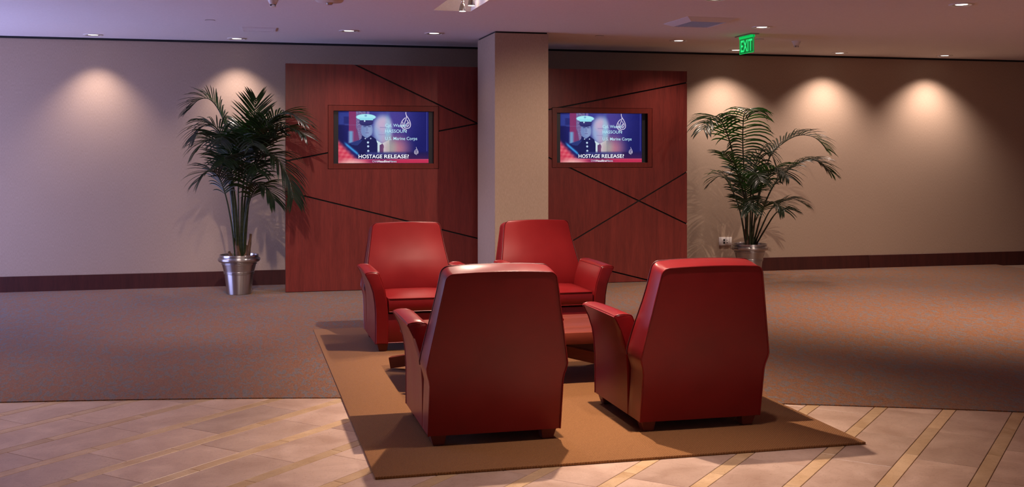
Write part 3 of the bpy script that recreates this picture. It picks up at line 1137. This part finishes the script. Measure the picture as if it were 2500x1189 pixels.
def make_frond(parent, stalk_pts, leaf_pts, seed, spread=0.30, n=24, droop=0.8, width=0.024, upright=0.0, r0=0.010, flat=1.0):
    spread *= 1.1; width *= 0.86; n = int(n * 1.18)
    rnd = random.Random(seed)
    full = frond_mesh(list(stalk_pts) + list(leaf_pts), seed)
    m = len(full)
    bm = bmesh.new()
    rad = [r0 * (1 - 0.85 * i / (m - 1)) + 0.0012 for i in range(m)]
    add_tube(bm, full, rad, 6)
    o = bm_obj('frond', bm, STALK, parent, 60)
    leaf = frond_mesh(leaf_pts, seed)
    # arc length sampling
    acc = [0.0]
    for a, b in zip(leaf[:-1], leaf[1:]):
        acc.append(acc[-1] + (b - a).length)
    tot = acc[-1]
    def at(s):
        s = min(max(s, 0), 1) * tot
        for i in range(1, len(acc)):
            if acc[i] >= s:
                f = (s - acc[i - 1]) / max(1e-9, acc[i] - acc[i - 1])
                return leaf[i - 1].lerp(leaf[i], f), (leaf[i] - leaf[i - 1]).normalized()
        return leaf[-1], (leaf[-1] - leaf[-2]).normalized()
    verts, faces = [], []
    for i in range(n):
        s = (i + 0.3) / n
        for sd in (-1, 1):
            p, t = at(s + rnd.uniform(-0.006, 0.006))
            side = t.cross(Vector((0, 0, 1)))
            if side.length < 0.15:
                side = Vector((1, 0.2, 0))
            side.normalize()
            up = side.cross(t).normalized()
            L = spread * (math.sin(math.pi * (0.16 + 0.76 * s)) ** 0.6) * rnd.uniform(0.85, 1.1)
            fwd = (0.55 + 0.9 * s) * flat
            d = side * sd * 1.0 + t * fwd + up * (0.22 + upright) + Vector((rnd.uniform(-.08, .08), rnd.uniform(-.08, .08), rnd.uniform(-.08, .08)))
            leaf_strip(verts, faces, p, d, up, L, width * rnd.uniform(0.8, 1.15), droop * rnd.uniform(0.7, 1.25), rnd)
    lf = mesh_obj('leaflets', verts, faces, LEAF, o, 180)
    lf['kind'] = 'stuff'
    return o

POT_PROF = [(0.0, 0.0), (0.118, 0.0), (0.124, 0.004), (0.150, 0.205), (0.150, 0.208), (0.157, 0.211), (0.158, 0.219), (0.153, 0.223), (0.153, 0.226), (0.160, 0.229), (0.161, 0.237), (0.156, 0.241),
            (0.176, 0.312), (0.183, 0.315), (0.184, 0.322), (0.180, 0.326), (0.181, 0.332), (0.192, 0.336), (0.208, 0.344), (0.218, 0.356), (0.219, 0.372), (0.211, 0.384), (0.198, 0.389), (0.203, 0.395), (0.203, 0.410), (0.199, 0.415),
            (0.190, 0.412), (0.186, 0.395), (0.184, 0.36), (0.0, 0.36)]
def make_palm(x, y, label, mpp, pcx, pby, fronds, trunks):
    root = empty('potted_palm', (x, y, 0.006))
    tag(root, label, 'plant', 'potted palms beside the wood partition')
    pot = lathe('pot', POT_PROF, POT, root, 64, 28)
    pot['label'] = 'brushed metal pot with ringed rim'
    lathe('soil', [(0.0, 0.385), (0.08, 0.390), (0.16, 0.380), (0.185, 0.372)], SOIL, root, 24, 60)
    rnd = random.Random(7)
    def W(p):
        # sketch units -> metres about the pot: across, height, towards/away
        px, py, dy = p
        return Vector(((px - pcx) * mpp, dy, (pby - py) * mpp))
    for (bx, by, h, r) in trunks:
        bm = bmesh.new()
        pts = [(bx + 0.012 * i * (1 if bx > 0 else -1) * 0.5, by, 0.37 + h * i / 5) for i in range(6)]
        add_tube(bm, pts, [r * (1 - 0.10 * i) + (0.003 if i % 2 else 0) for i in range(6)], 10)
        bm_obj('trunk', bm, TRUNK, root, 60)
    for i, fr in enumerate(fronds):
        st, lf, kw = fr
        make_frond(root, [W(p) for p in st], [W(p) for p in lf], 100 + i * 7 + int(x * 10), **kw)
    return root

# right palm (sketch in photo pixels, mpp metres per pixel, third value = depth offset in metres)
Rm = 0.00483
b = lambda dx, dy=0.0: (1838 + dx, 612, dy)
R_FR = [
    ([b(-6), (1832, 520, 0.02)], [(1827, 415, 0.04), (1822, 340, 0.02), (1818, 285, -0.06), (1818, 272, -0.20), (1820, 285, -0.34)], dict(spread=0.38, n=26, droop=1.5, width=0.022, flat=0.35)),
    ([b(-10), (1824, 500, -0.02), (1797, 410, -0.04)], [(1774, 352, -0.12), (1742, 312, -0.28), (1708, 293, -0.44), (1674, 302, -0.58), (1652, 326, -0.68)], dict(spread=0.34, n=17, droop=1.0, width=0.030)),
    ([b(-8), (1822, 500, -0.1)], [(1800, 425, -0.12), (1770, 395, -0.18), (1742, 378, -0.28), (1722, 376, -0.36)], dict(spread=0.22, n=16, droop=0.7)),
    ([b(6), (1856, 520, 0.0)], [(1893, 392, 0.02), (1925, 356, 0.0), (1965, 335, -0.04), (2005, 340, -0.08), (2040, 372, -0.10)], dict(spread=0.32, n=26, droop=0.8, width=0.026, upright=0.2)),
    ([b(8), (1862, 520, -0.1)], [(1885, 462, -0.14), (1915, 425, -0.18), (1955, 400, -0.22), (1992, 398, -0.24), (2030, 425, -0.26)], dict(spread=0.34, n=28, droop=1.0, width=0.026)),
    ([b(10), (1862, 565, -0.06)], [(1882, 520, -0.10), (1905, 500, -0.14), (1935, 490, -0.18), (1966, 505, -0.22)], dict(spread=0.24, n=16, droop=0.8, width=0.024)),
    ([b(12), (1868, 560, -0.14)], [(1888, 524, -0.2), (1908, 514, -0.26), (1930, 518, -0.3)], dict(spread=0.20, n=12, droop=0.8, width=0.022)),
    ([b(-4, -0.05), (1832, 540, -0.08)], [(1825, 478, -0.16), (1815, 440, -0.30), (1808, 428, -0.48), (1800, 446, -0.66)], dict(spread=0.34, n=22, droop=0.9)),
    ([b(2, -0.05), (1844, 540, -0.08)], [(1850, 470, -0.14), (1862, 425, -0.26), (1870, 415, -0.42), (1878, 436, -0.60)], dict(spread=0.34, n=22, droop=0.9)),
    ([b(4, 0.0), (1848, 520, 0.02)], [(1856, 440, 0.06), (1866, 395, 0.08), (1880, 372, 0.06), (1898, 380, 0.02), (1908, 410, 0.0)], dict(spread=0.30, n=20, droop=1.1)),
    ([b(-6, 0.0), (1826, 560, -0.06)], [(1816, 520, -0.14), (1803, 496, -0.26), (1795, 492, -0.40), (1788, 512, -0.52)], dict(spread=0.28, n=18, droop=0.8)),
    ([b(0, -0.02), (1840, 560, -0.08)], [(1848, 520, -0.18), (1856, 500, -0.32), (1862, 498, -0.46), (1868, 516, -0.58)], dict(spread=0.28, n=18, droop=0.8)),
    ([b(-2, 0.0), (1834, 560, 0.05)], [(1836, 500, 0.10), (1842, 452, 0.16), (1850, 430, 0.24), (1862, 440, 0.34)], dict(spread=0.32, n=20, droop=0.9)),
    ([b(-8, 0.0), (1820, 530, 0.05)], [(1806, 478, 0.10), (1790, 444, 0.14), (1774, 436, 0.18), (1756, 452, 0.22)], dict(spread=0.28, n=18, droop=0.9)),
]
R_TR = [(-0.02, -0.01, 0.22, 0.030), (0.035, 0.01, 0.12, 0.022), (0.06, -0.03, 0.05, 0.018), (0.0, -0.06, 0.04, 0.02)]
make_palm(5.86, 11.86, 'potted palm in a metal pot behind the right rear-view armchair, near the wall outlet', Rm, 1838, 686, R_FR, R_TR)

Lm = 0.00436
b = lambda dx, dy=0.0: (580 + dx, 640, dy)
L_FR = [
    ([b(8), (592, 520, 0.03), (602, 420, 0.02)], [(608, 365, 0.0), (614, 312, -0.04), (617, 270, -0.06), (620, 246, -0.08)], dict(spread=0.30, n=20, droop=0.12, width=0.022, upright=0.0)),
    ([b(10), (600, 500, -0.05)], [(622, 375, -0.22), (640, 318, -0.34), (668, 290, -0.46), (700, 290, -0.56), (728, 308, -0.64)], dict(spread=0.34, n=28, droop=0.9, width=0.024)),
    ([b(12), (604, 480, -0.12)], [(622, 398, -0.30), (648, 382, -0.44), (674, 402, -0.54), (694, 446, -0.60), (702, 486, -0.64)], dict(spread=0.36, n=28, droop=1.1, width=0.024)),
    ([b(-6), (562, 480, 0.05), (554, 380, 0.1)], [(548, 318, 0.12), (530, 272, 0.12), (508, 248, 0.10), (484, 252, 0.08), (462, 276, 0.06)], dict(spread=0.30, n=24, droop=0.7, width=0.026, upright=0.15)),
    ([b(-6), (566, 500, -0.1)], [(556, 400, -0.14), (540, 340, -0.18), (520, 315, -0.22), (496, 318, -0.26), (474, 346, -0.30)], dict(spread=0.34, n=26, droop=1.0)),
    ([b(-4), (570, 500, -0.16)], [(562, 420, -0.24), (552, 362, -0.34), (544, 340, -0.48), (538, 356, -0.64)], dict(spread=0.34, n=24, droop=0.9)),
    ([b(0), (578, 480, 0.12)], [(580, 380, 0.20), (584, 330, 0.28), (588, 308, 0.36), (592, 316, 0.48)], dict(spread=0.28, n=18, droop=0.8, width=0.036)),
    ([b(8), (598, 500, 0.0)], [(622, 400, -0.2), (646, 348, -0.34), (676, 322, -0.48), (708, 324, -0.60), (730, 340, -0.7)], dict(spread=0.32, n=26, droop=0.8)),
    ([b(-8), (562, 550, -0.08)], [(548, 478, -0.14), (530, 432, -0.20), (508, 424, -0.26), (486, 446, -0.30)], dict(spread=0.30, n=20, droop=0.9)),
    ([b(10), (594, 550, -0.1)], [(606, 488, -0.20), (624, 458, -0.30), (644, 462, -0.40), (662, 492, -0.48)], dict(spread=0.30, n=20, droop=1.0)),
    ([b(2), (586, 500, -0.14)], [(592, 430, -0.24), (600, 372, -0.36), (606, 348, -0.52), (612, 362, -0.70)], dict(spread=0.36, n=24, droop=0.9)),
    ([b(-2), (574, 520, -0.1)], [(566, 452, -0.2), (556, 402, -0.32), (550, 388, -0.46), (546, 402, -0.6)], dict(spread=0.32, n=22, droop=0.9)),
    ([b(4), (588, 480, 0.04)], [(600, 396, 0.0), (614, 340, -0.06), (630, 308, -0.16), (650, 304, -0.28), (668, 326, -0.40)], dict(spread=0.32, n=24, droop=0.8)),
    ([b(-8), (560, 480, 0.08)], [(544, 392, 0.1), (524, 356, 0.12), (500, 352, 0.12), (478, 378, 0.12)], dict(spread=0.32, n=22, droop=0.9)),
    ([b(6), (588, 540, -0.1)], [(596, 468, -0.22), (606, 420, -0.36), (614, 406, -0.52), (622, 424, -0.68)], dict(spread=0.32, n=22, droop=1.0)),
]
L_TR = [(-0.075, -0.02, 0.08, 0.024), (-0.005, -0.03, 0.22, 0.030), (0.055, 0.0, 0.14, 0.030), (0.09, -0.01, 0.26, 0.022), (0.03, 0.05, 0.14, 0.02)]
make_palm(-0.005, 11.87, 'large potted palm in a metal pot against the wall left of the wood partition', Lm, 580, 720, L_FR, L_TR)

# ------------------------------------------------------------------ wall outlet
out = empty('wall_outlet', (5.895, YW, 0.388))
tag(out, 'small pale wall outlet plate with four sockets left of the right palm', 'outlet')
box('plate', -0.086, 0.086, -0.008, 0, -0.052, 0.052, WHITE, out, 0.003, 2)
for x, z, s in ((-0.018, 0.016, 0.012), (-0.018, -0.018, 0.012), (0.022, 0.014, 0.004), (0.022, -0.016, 0.006)):
    box('socket', x - s, x + s, -0.0095, -0.0075, z - s, z + s, BLACK, out)

# ------------------------------------------------------------------ ceiling fixtures
def spot(name, loc, target, power, size, blend, col, radius=0.04, parent=None):
    l = bpy.data.lights.new(name, 'SPOT')
    l.energy = power
    l.color = col
    l.spot_size = math.radians(size)
    l.spot_blend = blend
    l.shadow_soft_size = radius
    o = bpy.data.objects.new(name, l)
    o.location = loc
    d = Vector(target) - Vector(loc)
    o.rotation_euler = d.to_track_quat('-Z', 'Y').to_euler()
    C.objects.link(o)
    return o

def downlight(x, y, label, power, size, blend, col, aim=(0, 0), radius=0.03):
    t = empty('downlight', (x, y, ZC))
    tag(t, label, 'ceiling light', 'round downlights in the ceiling')
    lathe('trim_ring', [(0.078, 0.0), (0.102, 0.0), (0.102, -0.004), (0.096, -0.008), (0.082, -0.008), (0.078, -0.004)], WHITE, t, 32, 40)
    lathe('reflector', [(0.080, -0.006), (0.066, -0.0035), (0.050, -0.002)], CHROME, t, 32, 60)
    lathe('lens', [(0.050, -0.002), (0.03, -0.0035), (0.0, -0.004)], LAMP, t, 24, 60)
    if power:
        s = spot('downlight_lamp', (0, 0, -0.02), (aim[0], aim[1], -1.0), power, size, blend, col, radius)
        s.parent = t
    return t
downlight(-0.03, 12.276, 'round downlight above the left potted palm', P_WALLWASH * 0.85, 94, 1.0, WARMPINK, (0, 0.08))
downlight(1.084, 11.223, 'round downlight above the left end of the wood partition', P_PANEL, 120, 0.9, WARMPINK)
downlight(1.968, 11.236, 'round downlight just left of the square column', P_PANEL * 0.15, 120, 0.9, WARMPINK)
downlight(4.731, 11.309, 'round downlight above the right end of the wood partition', P_PANEL, 120, 0.9, WARM)
downlight(5.028, 9.905, 'round downlight between the air vent and the exit sign', P_ROOM * 0.9, 100, 0.9, WARM)
downlight(5.833, 12.164, 'round downlight above the right palm, behind the exit sign', P_WALLWASH * 1.55, 110, 1.0, WALLPINK, (0, 0.08))
downlight(7.25, 12.2, 'round downlight beside the rear wall right of the right palm', P_WALLWASH * 1.55, 110, 1.0, WALLPINK, (0, 0.08))
downlight(8.75, 12.2, 'added round downlight beside the rear wall at the far right', P_WALLWASH * 1.55, 110, 1.0, WALLPINK, (0, 0.08))  # added lamp, carries the wall wash on to the right
downlight(-1.5, 12.25, 'added round downlight beside the rear wall at the far left', P_WALLWASH * 0.85, 94, 1.0, WARMPINK, (0, 0.08))  # added lamp, carries the wall wash on to the left
for (x, y, lab, p) in ((-0.55, 4.9, 'round downlight over the left stone floor', 0.32), (7.3, 8.6, 'added round downlight over the right carpet', 1.0),  # the right-carpet lamp is added to brighten the floor there
                       (2.15, 4.6, 'round downlight over the stone floor behind the right rear-view armchair', 0.95), (-1.9, 7.4, 'added round downlight over the far left carpet', 0.8), (-0.35, 8.85, 'added round downlight over the carpet in front of the left palm', 0.75)):  # both left-carpet lamps are unseen, added to brighten and warm the carpet
    downlight(x, y, lab, P_ROOM * p, 120 if x > 5 else 62 if x > 1 else 84, 1.0, WARMPINK, (0.05, 0.55) if y > 8.7 else (-0.1, 0.08) if 1 < x < 3 else (0, 0))
downlight(3.75, 8.2, 'round downlight behind the right pair of armchairs', P_REAR * 1.7, 70, 0.9, WARM, (-0.32, 1.32))
downlight(0.2, 8.0, 'round downlight behind the left pair of armchairs', P_REAR * 1.5, 56, 1.0, WARM, (0.36, 1.75))
downlight(5.9, 8.0, 'added round downlight over the carpet right of the armchairs', P_REAR * 2.8, 120, 1.0, WARM, (0.1, 0.4))  # added lamp to brighten the right-hand carpet
ORD = ('first', 'second', 'third', 'fourth', 'fifth', 'sixth')
for i, x in enumerate((-1.6, 3.0, 8.0)):  # unseen fill lamps added so the floor bounces light to the ceiling
    for j, y in enumerate((0.2, -3.0)):
        downlight(x, y, 'added fill downlight behind the viewer, %s from the left in the %s row back' % (ORD[i], ORD[j]), P_ROOM * 0.6, 100, 0.9, WARMPINK)
for i, x in enumerate((8.0, 10.8)):  # more fill lamps added for bounce off the far right floor
    for j, y in enumerate((7.0, 4.6)):
        downlight(x, y, 'added fill downlight over the far right floor, %s from the left, %s from the rear' % (ORD[i], ORD[j]), P_ROOM * 0.9, 100, 0.9, WARMPINK)

# spot heads on a track in the ceiling slot
trk = box('lighting_track', 1.835, 1.865, CY0 + 0.05, CY1 - 0.08, CZ - 0.025, CZ, STEEL)
tag(trk, 'slim metal lighting track inside the ceiling slot', 'track')
heads = [(9.16, (1.75, 7.4, 0.3), 90, 0.35, 'small spot head at the far end of the ceiling slot'), (8.79, (1.95, 7.6, 0.3), 90, 0.35, 'second small spot head from the far end of the ceiling slot'),
         (7.55, (1.6, 8.5, 0.5), 100, 0.95, 'third small spot head from the far end of the ceiling slot'), (6.15, (1.85, 5.9, 0.0), 98, 1.45, 'small spot head nearest the viewer in the ceiling slot')]
for i, (yy, tgt, cone, pf, lab) in enumerate(heads):
    t = empty('spot_head', (1.85, yy, 2.70))
    tag(t, lab, 'spotlight', 'spot heads in the ceiling slot')
    lathe('shade', [(0.030, 0.0), (0.0295, 0.012), (0.026, 0.035), (0.017, 0.062), (0.010, 0.070), (0.0, 0.071)], STEEL, t, 24, 50)
    lathe('bulb', [(0.0, 0.004), (0.015, 0.003), (0.0285, 0.004)], LAMPHOT, t, 20, 60)
    bm = bmesh.new()
    add_tube(bm, [(0, 0, 0.070), (0, 0, 0.295)], 0.006, 8)
    bm_obj('stem', bm, STEEL, t, 60)
    lathe('swivel', [(0.0, 0.070), (0.011, 0.074), (0.013, 0.085), (0.011, 0.096), (0.0, 0.10)], CHROME, t, 16, 60)
    s = spot('spot_lamp', (0, 0, -0.012), Vector(tgt) - Vector((1.85, yy, 2.70)), P_TRACK * pf, cone, 1.0, WARM, 0.025)
    s.parent = t
    if i < 2:
        # light leaking back through the reflector into the slot
        pl = bpy.data.lights.new('spill_lamp', 'POINT')
        pl.energy = 0.35; pl.color = WARM; pl.shadow_soft_size = 0.02
        po = bpy.data.objects.new('spill_lamp', pl)
        po.location = (0.04, 0.0, 0.09)
        C.objects.link(po); po.parent = t

# air vent: sloped frame and louvres
vent = empty('air_vent', (4.226, 9.60, ZC))
tag(vent, 'pale square air vent with louvres in the ceiling', 'vent')
vx, vy, ix, iy, vd = 0.245, 0.30, 0.175, 0.215, 0.035
o4 = [(-vx, -vy), (vx, -vy), (vx, vy), (-vx, vy)]
i4 = [(-ix, -iy), (ix, -iy), (ix, iy), (-ix, iy)]
for k in range(4):
    a, b_ = o4[k], o4[(k + 1) % 4]
    c, d = i4[(k + 1) % 4], i4[k]
    v = [(*a, -0.003), (*b_, -0.003), (*c, -vd), (*d, -vd), (*a, 0.0), (*b_, 0.0), (*c, -vd + 0.006), (*d, -vd + 0.006)]
    mesh_obj('frame_side', v, [(0, 1, 2, 3), (7, 6, 5, 4), (0, 4, 5, 1), (1, 5, 6, 2), (2, 6, 7, 3), (3, 7, 4, 0)], WHITE, vent)
box('backing', -ix, ix, -iy, iy, -0.012, 0.0, DARKGAP, vent)
for k in range(13):
    x = -ix + 0.02 + k * (2 * ix - 0.04) / 12
    z = -vd
    mesh_obj('louvre', [(x - 0.009, -iy, z), (x + 0.006, -iy, z + 0.016), (x + 0.006, iy, z + 0.016), (x - 0.009, iy, z),
                        (x - 0.011, -iy, z + 0.001), (x + 0.004, -iy, z + 0.017), (x + 0.004, iy, z + 0.017), (x - 0.011, iy, z + 0.001)],
             [(0, 1, 2, 3), (7, 6, 5, 4), (0, 4, 5, 1), (1, 5, 6, 2), (2, 6, 7, 3), (3, 7, 4, 0)], WHITE, vent)

# exit sign: clear edge-lit plate, plane across the room depth, read from the left
GREEN = glow('exit_green', (0.0, 0.55, 0.10), 0.9)
M = Mat('exit_plate').set(col=(0.01, 0.30, 0.07, 1), rough=0.15, emis=(0.0, 0.22, 0.05, 1), estr=0.55)
tr = M.node('ShaderNodeBsdfTransparent')
tr.inputs[0].default_value = (0.45, 0.75, 0.5, 1)
mx = M.node('ShaderNodeMixShader'); mx.inputs[0].default_value = 0.55
M.link(tr.outputs[0], mx.inputs[1]); M.link(M.b.outputs[0], mx.inputs[2])
M.link(mx.outputs[0], M.nt.nodes['Material Output'].inputs['Surface'])
PLATE = M.m
ex = empty('exit_sign', (5.21, 10.605, ZC))
tag(ex, 'green glowing exit sign hanging from the ceiling on the right', 'sign')
box('canopy', -0.05, 0.05, -0.19, 0.19, -0.012, 0.0, STEEL, ex, 0.003, 1)
box('light_bar', -0.016, 0.016, -0.155, 0.155, -0.034, -0.012, GREEN, ex)
box('plate', -0.004, 0.004, -0.165, 0.165, -0.195, -0.012, PLATE, ex, 0.002, 1)
bm = bmesh.new()
for a in ((-0.165, -0.159, -0.195, -0.034), (0.159, 0.165, -0.195, -0.034), (-0.159, 0.159, -0.195, -0.189)):
    add_box(bm, -0.0055, -0.0042, *a)
bm_obj('plate_edge', bm, GREEN, ex)
em = text_mesh('exit_lettering', 'EXIT', 0.27, 0.125, 0.018)
ew = link('lettering', em, glow('exit_letters', (0.02, 0.75, 0.20), 1.0), ex)
ew.rotation_euler = (0, 0, -math.pi / 2)
ew.location = (-0.0062, 0.135, -0.175)

# detectors and small ceiling fittings
def detector(x, y, label, s=1.0):
    t = empty('smoke_detector', (x, y, ZC))
    tag(t, label, 'smoke detector', 'conical detectors on the ceiling')
    lathe('base', [(0.0, 0.0), (0.052 * s, 0.0), (0.052 * s, -0.010), (0.046 * s, -0.014)], WHITE, t, 28, 40)
    lathe('housing', [(0.046 * s, -0.014), (0.044 * s, -0.02), (0.030 * s, -0.050), (0.027 * s, -0.052)], WHITE, t, 28, 40)
    for k in range(8):
        a = 2 * math.pi * k / 8
        bm = bmesh.new()
        add_tube(bm, [(0.025 * s * math.cos(a), 0.025 * s * math.sin(a), -0.050), (0.022 * s * math.cos(a), 0.022 * s * math.sin(a), -0.070)], 0.003 * s, 5)
        bm_obj('cage_rib', bm, BLACK if k % 2 else WHITE, t)
    lathe('cap', [(0.026 * s, -0.069), (0.024 * s, -0.074), (0.0, -0.075)], WHITE, t, 24, 40)
detector(6.03, 11.05, 'small conical smoke detector to the right of the exit sign')
detector(0.262, 9.02, 'small conical smoke detector at the top left, left of the disc fitting', 0.95)
t = empty('ceiling_speaker', (0.70, 8.86, ZC))
tag(t, 'pale round disc fitting on the ceiling at the top left', 'ceiling fitting')
lathe('disc', [(0.0, 0.0), (0.10, 0.0), (0.112, -0.012), (0.112, -0.030), (0.10, -0.040), (0.03, -0.046)], WHITE, t, 40, 35)
lathe('knob', [(0.03, -0.046), (0.026, -0.052), (0.022, -0.060), (0.0, -0.062)], STEEL, t, 24, 35)

ap = empty('access_panel', (0.19, 11.31, ZC))
tag(ap, 'faint flush access panel in the ceiling at the upper left', 'panel')
box('panel_door', -0.145, 0.145, -0.145, 0.145, -0.006, 0.0, CEIL, ap)
bm = bmesh.new()
for a in ((-0.165, -0.15, -0.165, 0.165), (0.15, 0.165, -0.165, 0.165), (-0.15, 0.15, -0.165, -0.15), (-0.15, 0.15, 0.15, 0.165)):
    add_box(bm, *a, -0.009, 0.0)
bm_obj('panel_frame', bm, CEIL, ap)

for (x, y, lab) in ((-0.27, 10.65, 'flat round cover plate on the ceiling at the upper left corner'), (3.72, 11.05, 'flat round cover plate on the ceiling right of the square column'), (5.53, 10.95, 'flat round cover plate on the ceiling beside the exit sign')):
    t = empty('cover_plate', (x, y, ZC))
    tag(t, lab, 'cover plate', 'flat round cover plates on the ceiling')
    lathe('plate', [(0.045, -0.005), (0.020, -0.006), (0.0, -0.006)], CEIL, t, 28, 40)
    lathe('plate_rim', [(0.047, 0.0), (0.047, -0.005), (0.045, -0.005)], STEEL, t, 28, 40)

# small glowing surfaces need no light sampling of their own: the lamps beside them do that work
for m_ in bpy.data.materials:
    if m_ not in (WINGLASS, FILL_GLASS):
        m_.cycles.emission_sampling = 'NONE'
